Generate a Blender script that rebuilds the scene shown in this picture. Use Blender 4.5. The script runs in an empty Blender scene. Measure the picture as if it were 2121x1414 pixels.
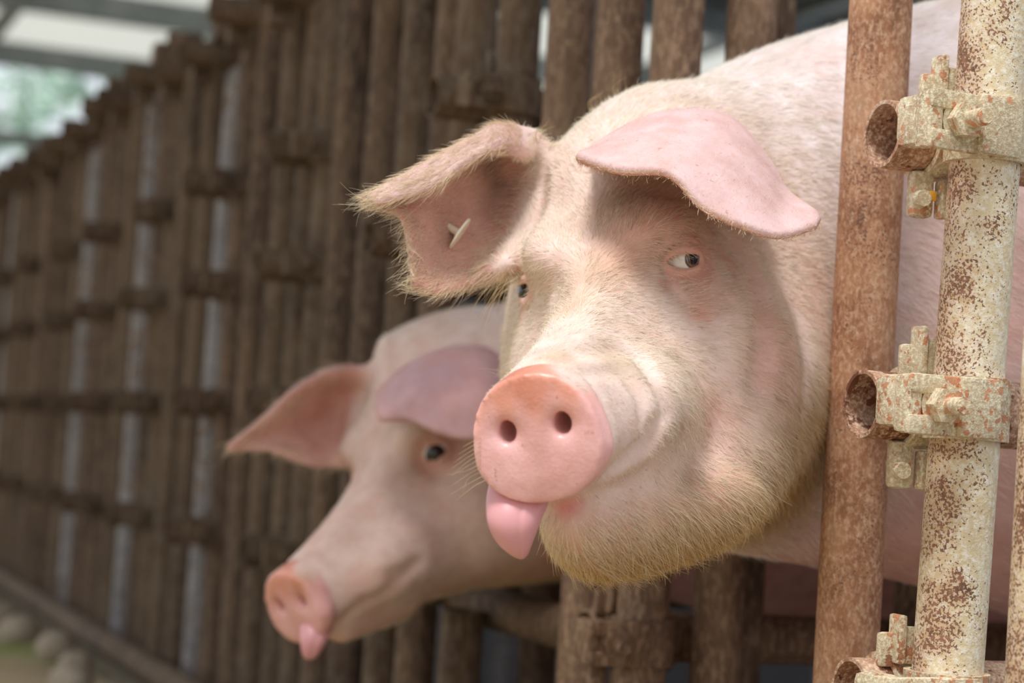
import bpy, bmesh, math, random
import numpy as np
from mathutils import Matrix, Vector
from mathutils.kdtree import KDTree

random.seed(7)
rng = np.random.default_rng(7)
SC = bpy.context.scene
COL = SC.collection

# ------------------------------------------------------------------ camera
# World: the fence stands in the plane x = 0 and runs along +y; the pens are at x > 0, the aisle at x < 0.
FPX = 4124.0                       # focal length in pixels of the 2121 x 1414 frame (70 mm)
CX, CY = 1060.5, 707.0
CAM = np.array([-.809, -1.163, .55])
_fh = np.array([.370, .929, 0.]); _fh /= np.linalg.norm(_fh)
_rh = np.array([_fh[1], -_fh[0], 0.])
_pitch, _roll = math.radians(3.2), math.radians(3.6)
_fw = _fh * math.cos(_pitch) + np.array([0, 0, 1.]) * math.sin(_pitch)
_u0 = np.cross(_rh, _fw)
_cr = _rh * math.cos(_roll) + _u0 * math.sin(_roll)
_cu = _u0 * math.cos(_roll) - _rh * math.sin(_roll)
RC = np.stack([_cr, _cu, -_fw], 1)          # camera axes as columns
cam_d = bpy.data.cameras.new('camera'); cam = bpy.data.objects.new('camera', cam_d); COL.objects.link(cam)
M = Matrix.Identity(4)
for i in range(3):
    for j in range(3):
        M[i][j] = RC[i, j]
    M[i][3] = CAM[i]
cam.matrix_world = M
cam_d.sensor_width = 36; cam_d.lens = FPX / 2121 * 36
cam_d.clip_start = .05; cam_d.clip_end = 200
cam_d.dof.use_dof = True; cam_d.dof.focus_distance = 1.355; cam_d.dof.aperture_fstop = 5.2
SC.camera = cam

# ------------------------------------------------------------------ light
W = bpy.data.worlds.new('world'); SC.world = W; W.use_nodes = True
nt = W.node_tree
bg = nt.nodes['Background']
bg.inputs[0].default_value = (.88, .94, 1.0, 1)
bg.inputs[1].default_value = .85
sun_d = bpy.data.lights.new('sun', 'SUN'); sun_d.energy = 2.6; sun_d.angle = math.radians(18); sun_d.color = (1, .98, .96)
sun = bpy.data.objects.new('sun', sun_d); COL.objects.link(sun)
sun.rotation_euler = Vector((.30, .24, -.92)).to_track_quat('-Z', 'Y').to_euler()
SC.view_settings.view_transform = 'Standard'
SC.view_settings.look = 'None'
SC.view_settings.gamma = 1
SC.view_settings.use_curve_mapping = False
SC.view_settings.exposure = 0.22

# ------------------------------------------------------------------ helpers
def lin(r, g, b):
    f = lambda c: (c / 255 / 12.92) if c / 255 <= .04045 else ((c / 255 + .055) / 1.055) ** 2.4
    return (f(r), f(g), f(b))

def tag(o, label=None, cat=None, group=None, kind=None):
    if label: o['label'] = label
    if cat: o['category'] = cat
    if group: o['group'] = group
    if kind: o['kind'] = kind
    return o

def empty(name, loc=(0, 0, 0)):
    o = bpy.data.objects.new(name, None); COL.objects.link(o); o.location = loc
    o.empty_display_size = .05
    return o

def link(name, me, mat=None, parent=None, world=True):
    """mesh -> object; vertices are in world space, so the parent's offset is taken away"""
    o = bpy.data.objects.new(name, me); COL.objects.link(o)
    if mat and not me.materials: me.materials.append(mat)
    if parent:
        o.parent = parent
        if world:
            base = parent; off = Vector((0, 0, 0))
            while base: off += base.location; base = base.parent
            o.location = -off
    return o

class MB:
    def __init__(s): s.v = []; s.f = []; s.n = 0
    def add(s, v, f):
        s.v.extend([tuple(p) for p in v]); s.f.extend([tuple(i + s.n for i in q) for q in f]); s.n += len(v)
        return s
    def box(s, c, h, R=None, bev=0):
        c = np.array(c, float); h = np.array(h, float); R = np.eye(3) if R is None else np.array(R)
        if bev <= 0:
            q = np.array([[x, y, z] for x in (-1, 1) for y in (-1, 1) for z in (-1, 1)]) * h
            f = [(0, 1, 3, 2), (4, 6, 7, 5), (0, 4, 5, 1), (2, 3, 7, 6), (0, 2, 6, 4), (1, 5, 7, 3)]
            return s.add(q @ R.T + c, f)
        bm = bmesh.new(); bmesh.ops.create_cube(bm, size=2)
        for w in bm.verts: w.co = Vector((w.co.x * h[0], w.co.y * h[1], w.co.z * h[2]))
        bmesh.ops.bevel(bm, geom=bm.edges[:], offset=bev, segments=2, profile=.6, affect='EDGES')
        bm.verts.ensure_lookup_table()
        v = np.array([w.co[:] for w in bm.verts]) @ R.T + c
        f = [[w.index for w in q.verts] for q in bm.faces]; bm.free()
        return s.add(v, f)
    def tube(s, a, b, r, n=16, rin=None, wob=0, rings=1):
        """pipe from a to b; hollow when rin is given"""
        a = np.array(a, float); b = np.array(b, float); d = b - a; L = np.linalg.norm(d); d /= L
        x = np.cross(d, [0, 0, 1.]) if abs(d[2]) < .9 else np.cross(d, [0, 1., 0]); x /= np.linalg.norm(x); y = np.cross(d, x)
        an = np.arange(n) * 2 * math.pi / n
        ring = np.cos(an)[:, None] * x + np.sin(an)[:, None] * y
        v = []; f = []
        for k in range(rings + 1):
            rr = r * (1 + (wob * (random.random() - .5) if wob else 0))
            v.append(a + d * L * k / rings + ring * rr)
        for k in range(rings):
            f += [(k * n + i, k * n + (i + 1) % n, (k + 1) * n + (i + 1) % n, (k + 1) * n + i) for i in range(n)]
        m = rings * n
        if rin:
            v.append(b + ring * rin); v.append(a + ring * rin)
            p = (rings + 1) * n; q = p + n
            f += [(m + i, m + (i + 1) % n, p + (i + 1) % n, p + i) for i in range(n)]
            f += [(p + i, p + (i + 1) % n, q + (i + 1) % n, q + i) for i in range(n)]
            f += [(q + i, q + (i + 1) % n, (i + 1) % n, i) for i in range(n)]
        else:
            f += [tuple(range(n - 1, -1, -1)), tuple(range(m, m + n))]
        return s.add(np.concatenate(v), f)
    def arc(s, c, ax, r0, r1, half, a0, a1, n=20, ref=(1, 0, 0)):
        """curved band (part of a pipe wall) about axis ax, between angles a0 and a1 measured from ref"""
        c = np.array(c, float); ax = np.array(ax, float); x = np.array(ref, float); x -= ax * (x @ ax); x /= np.linalg.norm(x); y = np.cross(ax, x)
        v = []
        for k in range(n + 1):
            t = a0 + (a1 - a0) * k / n; q = math.cos(t) * x + math.sin(t) * y
            for r, h in ((r0, -half), (r1, -half), (r1, half), (r0, half)): v.append(c + q * r + ax * h)
        f = []
        for k in range(n):
            b = 4 * k
            for j in range(4): f.append((b + j, b + (j + 1) % 4, b + 4 + (j + 1) % 4, b + 4 + j))
        f += [(3, 2, 1, 0), (4 * n, 4 * n + 1, 4 * n + 2, 4 * n + 3)]
        return s.add(v, f)
    def mesh(s, name, smooth=0):
        me = bpy.data.meshes.new(name); me.from_pydata(s.v, [], s.f)
        bm = bmesh.new(); bm.from_mesh(me); bmesh.ops.recalc_face_normals(bm, faces=bm.faces[:]); bm.to_mesh(me); bm.free()
        if smooth:
            me.polygons.foreach_set('use_smooth', [True] * len(me.polygons)); me.set_sharp_from_angle(angle=math.radians(smooth))
        me.update(); return me
    def build(s, name, mat, parent=None, smooth=40):
        return link(name, s.mesh(name, smooth), mat, parent)

def np_mesh(name, V, Q, smooth=True):
    me = bpy.data.meshes.new(name)
    V = np.asarray(V, np.float32); Q = np.asarray(Q, np.int32); k = Q.shape[1]
    me.vertices.add(len(V)); me.vertices.foreach_set('co', V.ravel())
    me.loops.add(Q.size); me.loops.foreach_set('vertex_index', Q.ravel())
    me.polygons.add(len(Q)); me.polygons.foreach_set('loop_start', np.arange(0, Q.size, k, dtype=np.int32))
    me.polygons.foreach_set('loop_total', np.full(len(Q), k, np.int32))
    if smooth: me.polygons.foreach_set('use_smooth', np.ones(len(Q), bool))
    me.update(calc_edges=True); me.validate()
    return me

# ------------------------------------------------------------------ materials
def new_mat(name):
    m = bpy.data.materials.new(name); m.use_nodes = True
    return m, m.node_tree, m.node_tree.nodes['Principled BSDF']

def nd(t, typ, **kw):
    n = t.nodes.new(typ)
    for k, v in kw.items():
        if k in n.inputs: n.inputs[k].default_value = v
        else: setattr(n, k, v)
    return n

def ramp(t, src, stops):
    r = t.nodes.new('ShaderNodeValToRGB'); e = r.color_ramp.elements
    while len(e) < len(stops): e.new(.5)
    for q, (p, c) in zip(e, stops): q.position = p; q.color = (*c, 1) if len(c) == 3 else c
    t.links.new(src, r.inputs[0]); return r

def mixc(t, fac, a, b, mode='MIX'):
    m = t.nodes.new('ShaderNodeMix'); m.data_type = 'RGBA'; m.blend_type = mode
    for sock, val in ((m.inputs[0], fac), (m.inputs[6], a), (m.inputs[7], b)):
        if hasattr(val, 'is_linked') or isinstance(val, bpy.types.NodeSocket): t.links.new(val, sock)
        elif isinstance(val, (int, float)): sock.default_value = val
        else: sock.default_value = (*val, 1)
    return m.outputs[2]

def rusty(name, cols, scale=30, rough=.8, bump=.25, spot=None, spot_scale=90, spot_amt=.6, stretch=1.0, edge=None):
    """mottled surface; spot = colour of small pits / chips with their own shape"""
    m, t, b = new_mat(name)
    g = t.nodes.new('ShaderNodeNewGeometry')
    mp = nd(t, 'ShaderNodeMapping'); mp.inputs['Scale'].default_value = (1, 1, stretch)
    t.links.new(g.outputs['Position'], mp.inputs[0])
    n1 = nd(t, 'ShaderNodeTexNoise', Scale=scale, Detail=8, Roughness=.65); t.links.new(mp.outputs[0], n1.inputs[0])
    c = ramp(t, n1.outputs[0], [(.28 + .44 * i / (len(cols) - 1), q) for i, q in enumerate(cols)]).outputs[0]
    n3 = nd(t, 'ShaderNodeTexNoise', Scale=scale * 9, Detail=4, Roughness=.7); t.links.new(mp.outputs[0], n3.inputs[0])
    c = mixc(t, ramp(t, n3.outputs[0], [(.45, (0, 0, 0)), (.75, (1, 1, 1))]).outputs[0], c, tuple(min(1, x * 1.7 + .03) for x in cols[-1]))
    bsrc = n3.outputs[0]
    if spot:
        n2 = nd(t, 'ShaderNodeTexNoise', Scale=spot_scale, Detail=5, Roughness=.6); t.links.new(g.outputs['Position'], n2.inputs[0])
        big = nd(t, 'ShaderNodeTexNoise', Scale=spot_scale * .07, Detail=3); t.links.new(mp.outputs[0], big.inputs[0])
        ad = nd(t, 'ShaderNodeMath', operation='MULTIPLY_ADD'); t.links.new(big.outputs[0], ad.inputs[0]); ad.inputs[1].default_value = .55; t.links.new(n2.outputs[0], ad.inputs[2])
        src = ad.outputs[0]
        if edge:   # one side of the pipe has lost more of its paint
            dp = nd(t, 'ShaderNodeVectorMath', operation='DOT_PRODUCT'); dp.inputs[1].default_value = edge; t.links.new(g.outputs['Normal'], dp.inputs[0])
            a2 = nd(t, 'ShaderNodeMath', operation='MULTIPLY_ADD'); t.links.new(dp.outputs['Value'], a2.inputs[0]); a2.inputs[1].default_value = .10; t.links.new(src, a2.inputs[2]); src = a2.outputs[0]
        if edge:
            ew_ = nd(t, 'ShaderNodeMath', operation='MULTIPLY_ADD'); t.links.new(dp.outputs['Value'], ew_.inputs[0]); ew_.inputs[1].default_value = .45; t.links.new(big.outputs[0], ew_.inputs[2])
            c = mixc(t, ramp(t, ew_.outputs[0], [(.68, (0, 0, 0)), (.98, (.55, .55, .55))]).outputs[0], c, lin(186, 132, 92))
        mk = ramp(t, src, [(1.0 - spot_amt * .3, (0, 0, 0)), (1.03 - spot_amt * .3, (1, 1, 1))])
        n4 = nd(t, 'ShaderNodeTexNoise', Scale=spot_scale * .5, Detail=3); t.links.new(g.outputs['Position'], n4.inputs[0])
        sc = ramp(t, n4.outputs[0], [(.35, spot), (.65, tuple(min(1, x * 2.2) for x in spot))])
        c = mixc(t, mk.outputs[0], c, sc.outputs[0])
    t.links.new(c, b.inputs['Base Color'])
    b.inputs['Roughness'].default_value = rough
    bp = nd(t, 'ShaderNodeBump', Strength=bump, Distance=.002); t.links.new(bsrc, bp.inputs['Height']); t.links.new(bp.outputs[0], b.inputs['Normal'])
    return m

M_RUST = rusty('rusty_pipe', [lin(122, 80, 53), lin(156, 106, 73), lin(180, 131, 96), lin(168, 138, 112)], 34, .78, .35, spot=lin(92, 64, 50), spot_scale=520, spot_amt=.42, stretch=.6)
M_DARK = rusty('dark_rusty_pipe', [lin(50, 37, 28), lin(76, 56, 42), lin(96, 73, 54), lin(108, 87, 66)], 18, .85, .3, stretch=.35)
M_DARK2 = rusty('ochre_rusty_pipe', [lin(54, 40, 30), lin(82, 61, 43), lin(106, 83, 60), lin(94, 80, 64)], 14, .85, .3, stretch=.4)
M_GREY = rusty('dull_galvanised_pipe', [lin(84, 80, 82), lin(118, 114, 116), lin(150, 142, 136)], 20, .6, .2, spot=lin(90, 70, 56), spot_scale=70, spot_amt=.5)
M_MID = rusty('dull_brown_pipe', [lin(74, 54, 40), lin(108, 80, 58), lin(130, 104, 80)], 20, .75, .25, spot=lin(80, 58, 46), spot_scale=160, spot_amt=.4, stretch=.35)
M_PAINT = rusty('cream_painted_pipe', [lin(208, 182, 142), lin(226, 208, 170), lin(232, 220, 192)], 25, .7, .45, spot=lin(104, 72, 54), spot_scale=480, spot_amt=.37, edge=(-.88, -.1, 0))
M_CLAMP = rusty('cream_painted_clamp', [lin(164, 138, 108), lin(204, 182, 148), lin(220, 204, 176)], 40, .75, .6, spot=lin(150, 104, 76), spot_scale=120, spot_amt=.48)
M_STUB = rusty('rusted_pipe_stub', [lin(120, 76, 50), lin(166, 120, 92), lin(196, 172, 148)], 35, .75, .5, spot=lin(86, 52, 34), spot_scale=80, spot_amt=.5)
M_CONC = rusty('pen_concrete', [lin(76, 74, 80), lin(92, 90, 96), lin(108, 104, 108)], 3, .9, .2)
M_KERB = rusty('dirty_kerb', [lin(74, 64, 50), lin(104, 92, 72), lin(126, 112, 90)], 9, .95, .5)
M_STEEL = rusty('grey_roof_steel', [lin(88, 94, 92), lin(104, 110, 108), lin(120, 124, 122)], 4, .6, .1)
# ------------------------------------------------------------------ parts of the place are appended below

# ================================================================== setting
def plane(name, pts, mat, kind='structure', label=None, cat=None):
    m = MB(); m.add(pts, [tuple(range(len(pts)))]); o = m.build(name, mat, smooth=0); tag(o, label, cat, kind=kind); return o

def ground_mat():
    m, t, b = new_mat('aisle_dirt')
    g = t.nodes.new('ShaderNodeNewGeometry')
    n = nd(t, 'ShaderNodeTexNoise', Scale=1.6, Detail=8, Roughness=.6); t.links.new(g.outputs[0], n.inputs[0])
    c = ramp(t, n.outputs[0], [(.3, lin(124, 106, 76)), (.5, lin(168, 146, 112)), (.7, lin(190, 170, 136))]).outputs[0]
    n2 = nd(t, 'ShaderNodeTexNoise', Scale=2.3, Detail=5); t.links.new(g.outputs[0], n2.inputs[0])
    c = mixc(t, ramp(t, n2.outputs[0], [(.52, (0, 0, 0)), (.62, (1, 1, 1))]).outputs[0], c, lin(122, 126, 66))
    t.links.new(c, b.inputs['Base Color']); b.inputs['Roughness'].default_value = .95
    bp = nd(t, 'ShaderNodeBump', Strength=.6, Distance=.02); t.links.new(n.outputs[0], bp.inputs['Height']); t.links.new(bp.outputs[0], b.inputs['Normal'])
    return m
M_GROUND = ground_mat()
GV = []; GQ = []
gx = np.linspace(-14, -.12, 60); gy = np.linspace(-4, 26, 90)
GX, GY = np.meshgrid(gx, gy, indexing='ij')
GZ = .02 * np.sin(GX * 2.1 + GY * 1.3) * np.sin(GY * 1.7) + .07 + .03 * np.exp(-((GX + .15) / .25) ** 2)
idx = np.arange(GX.size).reshape(GX.shape)
GQ = np.stack([idx[:-1, :-1], idx[1:, :-1], idx[1:, 1:], idx[:-1, 1:]], -1).reshape(-1, 4)
o = link('ground', np_mesh('ground', np.stack([GX, GY, GZ], -1).reshape(-1, 3), GQ), M_GROUND); tag(o, 'bare trodden dirt of the aisle outside the pens', kind='structure')
m = MB(); m.box((3.0, 10, -.05), (3.2, 15, .05)); tag(m.build('floor', M_CONC, smooth=0), 'grey concrete floor of the pens', kind='structure')
m = MB(); m.box((-.02, 10, .045), (.10, 15, .055), bev=.012); tag(m.build('trim_1', M_KERB), 'mud-caked concrete kerb under the pipe fence', kind='structure')
m = MB(); m.box((2.6, 10, .55), (.06, 15, .55)); tag(m.build('wall_back', M_CONC, smooth=0), 'low grey concrete wall behind the pens', kind='structure')

# pen roof: unseen dark sheets added to shade the rear pig and fence, pale translucent sheets at its far end, all on grey beams
M_ROOF = rusty('shading_roof_sheet', [lin(58, 56, 52), lin(70, 68, 62), lin(82, 78, 72)], 2, .8, .1)
def sheet_mat(name, col):
    m, t, b = new_mat(name)
    tr = nd(t, 'ShaderNodeBsdfTranslucent'); tr.inputs[0].default_value = (*col, 1)
    df = nd(t, 'ShaderNodeBsdfDiffuse'); df.inputs[0].default_value = (*col, 1)
    mx = nd(t, 'ShaderNodeMixShader'); mx.inputs[0].default_value = .75
    t.links.new(df.outputs[0], mx.inputs[1]); t.links.new(tr.outputs[0], mx.inputs[2]); t.links.new(mx.outputs[0], t.nodes['Material Output'].inputs[0])
    return m
M_SHEET = sheet_mat('translucent_roof_sheet', (.80, .80, .76))
ROOFZ = 3.0
m = MB(); m.box((2.7, 3.92, ROOFZ + .07), (4.3, 3.98, .012)); ceil = m.build('ceiling', M_ROOF, smooth=0); tag(ceil, 'dark sheet roof added to shade the rear pens, with pale translucent sheets at its far end', kind='structure')
BY = [.0, 1.15, 3.0, 4.8, 6.7, 8.55, 10.4, 12.3]
for y in BY:
    m = MB(); m.box((2.7, y, ROOFZ - .02), (4.3, .06, .075)); m.build('beam', M_STEEL, ceil, smooth=0)
for x in np.arange(-.6, 7.1, 1.28):
    m = MB(); m.box((x, 6.17, ROOFZ + .03), (.045, 6.18, .028)); m.build('purlin', M_STEEL, ceil, smooth=0)
for k in range(5, 7):
    for x in np.arange(-.6, 6.8, 1.28):
        if k > 3: m = MB(); m.box((x + .64, (BY[k] + BY[k + 1]) / 2, ROOFZ + .065), (.63, (BY[k + 1] - BY[k]) / 2 - .01, .004)); m.build('sheet', M_SHEET, ceil, smooth=0)
m = MB(); m.box((3.1, 8.2, ROOFZ + .07), (3.9, .32, .010)); m.build('sheet', M_ROOF, ceil, smooth=0)
for x in (-.6, 2.75, 7.0):
    for y in ((12.3,) if x < 0 else (1.15, 6.7, 12.3)):
        m = MB(); m.box((x, y, ROOFZ / 2 - .05), (.06, .06, ROOFZ / 2 - .05)); m.build('column', M_STEEL, ceil, smooth=0)
# open framing of the far gable
for z in (2.45, 2.0):
    m = MB(); m.box((3.1, 12.5, z), (3.9, .03, .05)); m.build('girt', M_STEEL, ceil, smooth=0)
for x in (.6, 1.9, 3.2, 4.6):
    m = MB(); m.box((x, 12.5, ROOFZ / 2), (.05, .03, ROOFZ / 2 - .06)); m.build('stud', M_STEEL, ceil, smooth=0)
RY = _fh; RX = _rh
def rp(a, b, z): return np.array([CAM[0], CAM[1], 0]) + RX * a + RY * b + np.array([0, 0, z])

# shrubs and trees far down the aisle
def leaf_mat(name, c0, c1):
    m, t, b = new_mat(name); g = t.nodes.new('ShaderNodeNewGeometry')
    n = nd(t, 'ShaderNodeTexNoise', Scale=6, Detail=3); t.links.new(g.outputs[0], n.inputs[0])
    t.links.new(ramp(t, n.outputs[0], [(.35, c0), (.65, c1)]).outputs[0], b.inputs['Base Color']); b.inputs['Roughness'].default_value = .6
    return m
M_LEAF = leaf_mat('pale_foliage', lin(150, 180, 160), lin(190, 212, 196))
M_BARK = rusty('grey_bark', [lin(80, 72, 62), lin(104, 96, 84)], 8)
def tree(a, b, h, r, label):
    base = rp(a, b, 0); tr = tag(empty('tree', tuple(base)), label, 'tree', 'trees past the end of the aisle')
    n = 900
    d = rng.normal(size=(n, 3)); d /= np.linalg.norm(d, axis=1)[:, None]
    c = base + np.array([0, 0, h - r * .75]) + d * np.array([r, r, r * .8]) * rng.uniform(.45, 1.0, (n, 1)) ** .6
    x = rng.normal(size=(n, 3)); x /= np.linalg.norm(x, axis=1)[:, None]; y = np.cross(x, rng.normal(size=(n, 3))); y /= np.linalg.norm(y, axis=1)[:, None]
    s = rng.uniform(.10, .22, (n, 1))
    V = np.stack([c - x * s, c + y * s * .5, c + x * s, c - y * s * .5], 1).reshape(-1, 3)
    me = np_mesh('foliage', V, np.arange(4 * n).reshape(-1, 4), False)
    tag(link('foliage', me, M_LEAF, tr), kind='stuff')
    m = MB(); m.tube(base, base + np.array([0, 0, h - r]), .1, 8); m.build('trunk', M_BARK, tr)
tree(-4.6, 24, 5.6, 2.1, 'pale green tree at the far end of the aisle')
tree(-2.4, 27, 5.2, 1.9, 'pale green tree behind the open gable of the pen roof')

# grass tufts beside the kerb
M_GRASS = leaf_mat('short_grass', lin(96, 112, 48), lin(140, 150, 84))
n = 14000
gx = -rng.uniform(.35, 2.6, n); gy = rng.uniform(.2, 7.5, n)
keep = (np.sin(gx * 3.1 + 1) * np.sin(gy * 1.9 + gx) + .4 * np.sin(gy * 5 + gx * 4)) > .25
gx, gy = gx[keep], gy[keep]; n = len(gx)
an = rng.uniform(0, 6.28, n); hh = rng.uniform(.025, .07, n); ww = .004
c = np.stack([gx, gy, .02 * np.sin(gx * 2.1 + gy * 1.3) * np.sin(gy * 1.7) + .067], 1); sx = np.stack([np.cos(an), np.sin(an), 0 * an], 1) * ww
tip = c + np.stack([rng.normal(0, .02, n), rng.normal(0, .02, n), hh], 1)
V = np.stack([c - sx, c + sx, tip], 1).reshape(-1, 3)
o = link('grass', np_mesh('grass', V, np.arange(3 * n).reshape(-1, 3), False), M_GRASS); tag(o, 'short patchy green grass on the dirt beside the fence', 'grass', kind='stuff')

# stones and clods lying along the foot of the fence
M_STONE = rusty('muddy_stone', [lin(112, 98, 80), lin(146, 130, 110), lin(168, 154, 136)], 20, .9, .5)
for k, y in enumerate(np.r_[1.3, np.arange(1.7, 5.6, .27)]):
    r = random.uniform(.028, .05); bm = bmesh.new(); bmesh.ops.create_icosphere(bm, subdivisions=2, radius=r)
    ph = [random.uniform(0, 6) for _ in range(3)]
    for v in bm.verts: v.co *= 1 + .16 * math.sin(v.co.x / r * 2 + ph[0]) + .12 * math.sin(v.co.y / r * 3 + ph[1]); v.co.z *= .72
    me = bpy.data.meshes.new('stone'); bm.to_mesh(me); bm.free(); me.polygons.foreach_set('use_smooth', [True] * len(me.polygons)); me.materials.append(M_STONE)
    o = bpy.data.objects.new('stone', me); COL.objects.link(o); o.location = (-.15 - random.uniform(0, .07), y + random.uniform(-.05, .05), .105 + r * .35)
    tag(o, 'pale mud-caked stone on the dirt at the foot of the pipe fence', 'stone', 'stones along the foot of the fence')

# ================================================================== pipe work
PR = .0243
LEAN = .0
def clamp(parent, z, y=0., x0=0., rich=True, mat=None, bmat=None, ry=.049):
    """scaffold coupler holding a rail (along x, at y + ry) to an upright at (x0, y)"""
    mat = mat or M_DARK; bmat = bmat or mat
    P = np.array([x0, y, z])
    m = MB(); m.arc(P, (0, 0, 1), PR + .0006, PR + .0052, .0215, 0, 2 * math.pi * .999, 28 if rich else 12, ref=(0, 1, 0))
    cl = m.build('clamp', mat, parent)
    # hinged flap with a slot, lying across the front of the upright
    m = MB(); yf = y - PR - .004
    if rich:
        a_ = -.10; R = np.array([[math.cos(a_), math.sin(a_), 0], [-math.sin(a_), math.cos(a_), 0], [0, 0, 1]])
        m.box((x0 - .034, yf + .002, z + .0135), (.034, .0038, .0068), R, .0034); m.box((x0 - .034, yf + .002, z - .0138), (.034, .0038, .0068), R, .0034)
        m.box((x0 - .0625, yf + .006, z), (.0062, .009, .0200), R, .005); m.box((x0 - .010, yf - .001, z), (.018, .0038, .0205), R, .0036)
        m.box((x0 - .056, yf + .024, z + .002), (.010, .018, .018), R, .007)
    else:
        m.box((x0 - .034, yf, z), (.034, .006, .019))
    m.build('flap', mat, cl)
    # saddle round the rail
    m = MB(); m.arc((x0 - .004, y + ry, z), (1, 0, 0), PR + .0006, PR + .005, .019, .3, math.pi * 2 - .3, 24 if rich else 10, ref=(0, -1, 0)); m.build('saddle', mat, cl)
    bx = x0 - .041; yf += .002
    m = MB(); m.tube((bx, yf + .002, z), (bx - .003, yf - .034, z - .001), .0062, 14 if rich else 6)
    if rich: m.tube((bx - .0028, yf - .033, z - .001), (bx - .0031, yf - .0355, z - .001), .0052, 14)
    m.build('bolt', bmat, cl)
    m = MB(); m.tube((bx, yf - .005, z), (bx - .0012, yf - .017, z - .0004), .0128, 6)
    if rich: m.tube((bx, yf - .002, z), (bx - .0004, yf - .005, z), .0150, 18)
    m.build('nut', bmat, cl)
    if rich:
        # locking ears of the second half, above and below the rail
        m = MB(); m.box((x0 - .022, y + ry - .020, z + .040), (.0028, .008, .017), None, .002); m.box((x0 - .013, y + ry - .022, z + .036), (.005, .0035, .013), None, .002)
        m.build('locking_ear', mat, cl)
        m = MB(); m.box((x0 - .026, y + ry - .014, z + .032), (.0075, .004, .012), None, .003); m.build('locking_ear', mat, cl)
        m = MB(); m.box((x0 - .024, y + ry - .006, z - .041), (.009, .006, .017), None, .005); m.tube((x0 - .028, y + ry - .011, z - .045), (x0 - .028, y + ry - .018, z - .045), .006, 12); m.build('hinge_lug', mat, cl)
        m = MB(); m.box((x0 - .009, y + ry - .012, z - .044), (.004, .006, .014), None, .003); m.build('hinge_lug', mat, cl)
    return cl

def upright(parent, x, y, z0, z1, mat, n=20, lean=0.0, r=PR, dx=0.0):
    m = MB(); d = np.array([lean * .3 + dx, lean * .3, 0])
    m.tube(np.array([x, y, z0]), np.array([x, y, z1]) + d, r, n, rin=r - .0026); return m.build('upright', mat, parent, 50)

def rail(parent, x0, x1, y, z, mat, n=20):
    m = MB(); m.tube((x0, y, z), (x1, y, z), PR, n, rin=PR - .0028); return m.build('rail', mat, parent, 50)

ROWS = [.385, .602, .803, .975]
# --- divider at y = 0, cream painted
d0 = tag(empty('stall_divider', (0, 0, 0)), 'cream painted rust-flecked pipe stall divider with clamped open rail stubs', 'pen divider')
px0 = lambda z: -.003 + .0276 * (z - .65)
upright(d0, px0(0), 0, .0, 1.45, M_PAINT, 48, dx=.0276 * 1.45)
for z in (.398, .600, .793):
    rail(d0, px0(z) - (.054 if z > .5 else .046), 1.9, .0495, z, M_STUB, 32)
    clamp(d0, z, 0, px0(z), True, M_CLAMP)
upright(d0, .95, 0, .0, 1.4, M_PAINT, 20)
side = tag(empty('fence_post', (-.024, -.122, 0)), 'pale cream pipe post standing close beside the painted stall divider', 'post'); upright(side, -.024, -.122, 0, 1.4, M_PAINT, 40, dx=.01); m = MB(); m.box((-.024, -.122, .004), (.05, .05, .004), None, .002); m.build('base_plate', M_STUB, side)
sp = MB(); sp.box((-.0185, .0345, .7505), (.0032, .0012, .0035), None, .001); pd = sp.build('paint_daub', rusty('orange_daub', [lin(220, 140, 30), lin(240, 170, 50)], 200), d0); pd['label'] = 'small orange paint daub on the clamp'

# --- rusty dividers further along
DIV = [.50, 1.12, 1.625, 2.13, 2.66, 3.18, 3.72, 4.28, 4.85, 5.42, 6.0]
for i, y in enumerate(DIV):
    if i == 0:
        d = tag(empty('stall_divider', (0, y, 0)), 'rusty pipe stall divider right behind the pig with its long tongue out', 'pen divider')
    elif i == 1:
        d = tag(empty('stall_divider', (0, y, 0)), 'rusty pipe stall divider just past the pig whose head is lowered', 'pen divider')
    else:
        d = tag(empty('stall_divider', (0, y, 0)), 'rusty pipe stall divider in the empty run of fence beyond both pigs', 'pen divider', 'rusty stall dividers beyond the pigs')
    mat = M_MID if i == 0 else M_DARK2 if i % 2 == 0 else M_DARK
    upright(d, 0, y, 0, 1.30 + random.uniform(-.03, .05), mat, 20)
    for z in ROWS:
        if i == 0 and z > .7 or i == 1 and z > .9: continue
        rail(d, -.036 if i == 0 else -.075 - .02 * random.random(), 1.9 if i < 2 else .7, y + .0495, z, mat, 14)
        clamp(d, z, y, 0, i < 1, mat)
    if i == 0:
        upright(d, .078, y, 0, 1.32, M_MID); upright(d, .126, y + .05, 0, 1.32, M_DARK); upright(d, .30, y + .003, 0, 1.32, M_DARK)
    else:
        upright(d, .16, y, 0, 1.3, M_DARK, 12); upright(d, .42, y, 0, 1.3, M_GREY, 12)
    upright(d, .95, y, 0, 1.3, M_GREY, 12); upright(d, 1.5, y, 0, 1.3, M_GREY, 12)

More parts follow.
